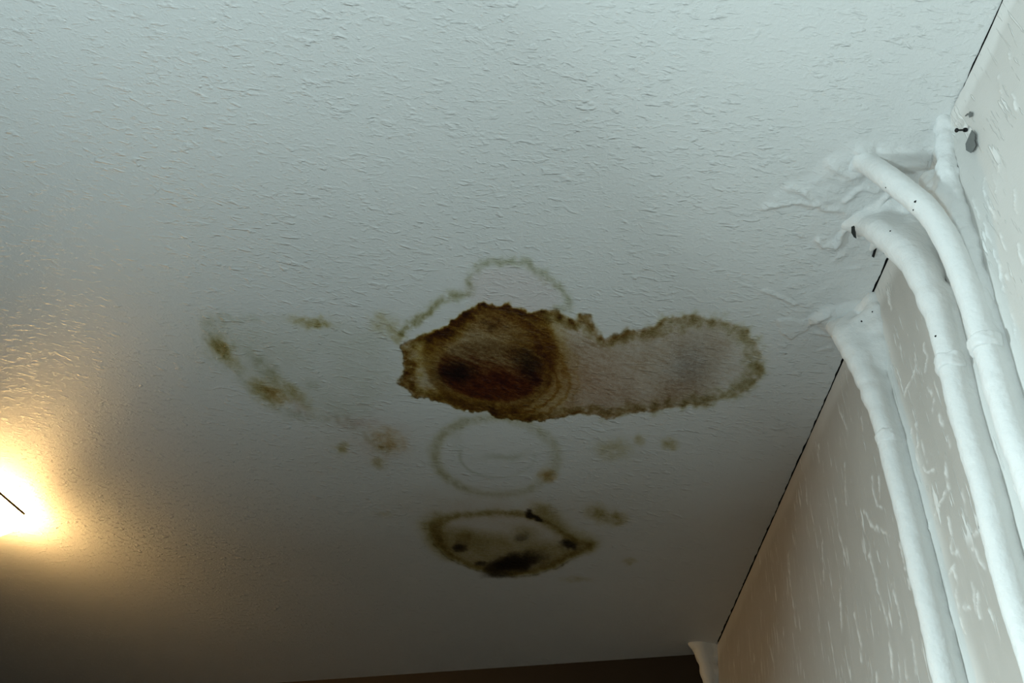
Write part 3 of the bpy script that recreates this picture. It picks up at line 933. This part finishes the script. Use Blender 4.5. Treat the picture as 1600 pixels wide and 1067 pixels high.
c1 = patch('paint_chip', wpts(.003, (1519.8, 203), (1525, 210), (1524, 220), (1526, 227), (1522, 235), (1518, 239), (1511, 235), (1510, 225), (1514, 216)), 'x', M_CHIP, wall_right, .0012)
c1['label'] = 'dark grey chip where the wall paint has flaked off'
patch('paint_chip', wpts(.003, (1514, 178), (1517, 174), (1520, 177), (1519, 182), (1516, 184)), 'x', M_CHIP, wall_right, .0012)
patch('paint_chip', wpts(.003, (1509, 181), (1513, 177), (1514, 178.5), (1510, 182)), 'x', M_CHIP, wall_right, .0012)
for pp in (((1362, 400), (1366, 387), (1369.5, 388), (1365.5, 402)), ((1380, 395), (1382, 388), (1384, 389), (1382.5, 397))):
    q = patch('plaster_slot', cpts(.0012, *pp), 'z', M_SHADE_MARK, ceiling, .0012)
q = patch('plaster_hole', cpts(.020, (1330, 354), (1334, 352), (1337, 356), (1337, 364), (1338, 372), (1334, 370), (1330, 363)), 'z', M_DARKHOLE, ceiling, .0012)
q['label'] = 'dark ragged hole in the plaster beside the middle pipe'
patch('crack_mark', wpts(.0135, (1530, 822), (1533, 825), (1539, 832), (1538, 833), (1531.5, 827)), 'x', M_SHADE_MARK, wall_right, .001)

# nail driven into the wall above the paint chip
n0 = on_wall(1495, 203.5, XW - 0.016); n1 = on_wall(1508, 203, XW - 0.004)
nail = thing('nail', n1, 'small black nail sticking out of the wall above the grey chip', 'nail')
ax_ = (n0 - n1) / np.linalg.norm(n0 - n1)
tube('shank', [n1 - ax_ * 0.004, n0], 0.0011, M_IRON, nail, n1, 10)
tube('head', [n0 - ax_ * 0.0006, n0 + ax_ * 0.0004, n0 + ax_ * 0.0014], [0.0024, 0.0028, 0.0020], M_IRON, nail, n1, 14)
tube('washer', [n1 - ax_ * 0.001, n1 + ax_ * 0.0012], [0.0028, 0.0026], M_IRON, nail, n1, 14)

# ------------------------------------------------------------------ ceiling lamp
m, nt, nodes, links, b = new_mat('lit_opal_glass')
tc = N(nodes, 'ShaderNodeTexCoord')
nz = noise_tex(nodes, links, tc.outputs['Object'], 14.0, 2)
b.inputs['Base Color'].default_value = (0.9, 0.88, 0.8, 1)
b.inputs['Roughness'].default_value = 0.25
b.inputs['Emission Color'].default_value = (1.0, 0.61, 0.23, 1)
links.new(ramp(nodes, links, nz.outputs['Fac'], 0.2, 0.8, 76.0, 84.0), b.inputs['Emission Strength'])
M_GLASS = m
M_BRASS = plain('dull_brass', (0.55, 0.40, 0.16), 0.35, 0.0002, 300, metal=0.9)
M_BASE = plain('white_enamel', (0.75, 0.74, 0.70), 0.4)
LC = on_ceiling(-26, 776); LR = 0.120; LDEP = 0.085
lamp = thing('ceiling_lamp', LC, 'glowing round ceiling lamp with warm light, cut by the picture edge', 'lamp')


def lathe(name, prof, mat, parent, seg=48):
    V = []; F = []
    for r_, z_ in prof:
        for s_ in range(seg):
            a = 2 * math.pi * s_ / seg
            V.append((r_ * math.cos(a), r_ * math.sin(a), z_))
    for i in range(len(prof) - 1):
        for s_ in range(seg):
            F.append((i * seg + s_, i * seg + (s_ + 1) % seg, (i + 1) * seg + (s_ + 1) % seg, (i + 1) * seg + s_))
    F.append(tuple(range(seg)))
    F.append(tuple((len(prof) - 1) * seg + s_ for s_ in range(seg))[::-1])
    return mesh_py(name, V, F, mat, parent, True)


lathe('base_plate', [(LR * .93, 0.0), (LR * .93, -0.010), (LR * .88, -0.012)], M_BASE, lamp)
lathe('glass_bowl', [(LR * math.cos(t), -0.010 - LDEP * math.sin(t)) for t in np.linspace(0, math.pi / 2 - 0.03, 14)], M_GLASS, lamp)
M_STRAP = plain('dark_brass', (0.030, 0.020, 0.007), 0.8)
M_STRAP.node_tree.nodes['Principled BSDF'].inputs['Specular IOR Level'].default_value = 0.05


def on_bowl(px, py, off):
    """point on the lamp bowl (ellipsoid) seen along a sight line"""
    d = ray(px, py); o_ = EYE - (LC - np.array([0, 0, 0.010]))
    sc = 1.0 / np.array([LR + off, LR + off, LDEP + off])
    D_, O_ = d * sc, o_ * sc
    a_, b_, c_ = D_ @ D_, 2 * D_ @ O_, O_ @ O_ - 1
    q = b_ * b_ - 4 * a_ * c_
    p = on_ceiling(px, py, CEIL - 0.014)
    if q >= 0:
        p2 = EYE + d * ((-b_ - math.sqrt(q)) / (2 * a_))
        p = p2 if p2[2] < p[2] else p
    return p


strap = [p for p in (on_bowl(-45 + 83 * t, 732 + 71 * t, 0.0030) for t in np.linspace(0, 1, 24)) if p is not None]
if len(strap) > 2:
    tube('strap', strap, 0.0034, M_STRAP, lamp, LC, 8)

# ------------------------------------------------------------------ pin holes in the thick paint
bpy.context.view_layer.update()
bodies = [o for o in bpy.data.objects if o.name.split('.')[0] in ('pipe_body', 'plaster_ridge')]
for px, py, rad in ((1384, 293, .0011), (1430, 315, .0016), (1427, 328, .0011), (1391, 361, .0012), (1363, 487, .0012), (1346, 502, .0015), (1462, 525, .0012), (1334, 236, .0009), (1465, 604, .0013)):
    d = Vector(ray(px, py)).normalized(); best = None
    for o in bodies:
        inv = o.matrix_world.inverted()
        ok, loc, nor, _ = o.ray_cast(inv @ Vector(EYE), inv.to_3x3() @ d)
        if ok:
            wl = o.matrix_world @ loc; dist = (wl - Vector(EYE)).length
            if best is None or dist < best[0]:
                best = (dist, o, loc, nor)
    if best is None:
        continue
    _, o, loc, nor = best
    u = nor.orthogonal().normalized(); v = nor.cross(u)
    ring = [(0.7 + 0.5 * _hash(k_ * 17 + px, 3)) * rad for k_ in range(7)]
    top = [loc + nor * 0.0004 + (u * math.cos(k_ * 0.8976) + v * math.sin(k_ * 0.8976)) * ring[k_] for k_ in range(7)]
    bot = [q - nor * 0.0008 for q in top]
    mesh_py('pin_hole', top + bot, [tuple(range(7)), tuple(range(13, 6, -1))] + [(k_, k_ + 7, (k_ + 1) % 7 + 7, (k_ + 1) % 7) for k_ in range(7)], M_SHADE_MARK, o)
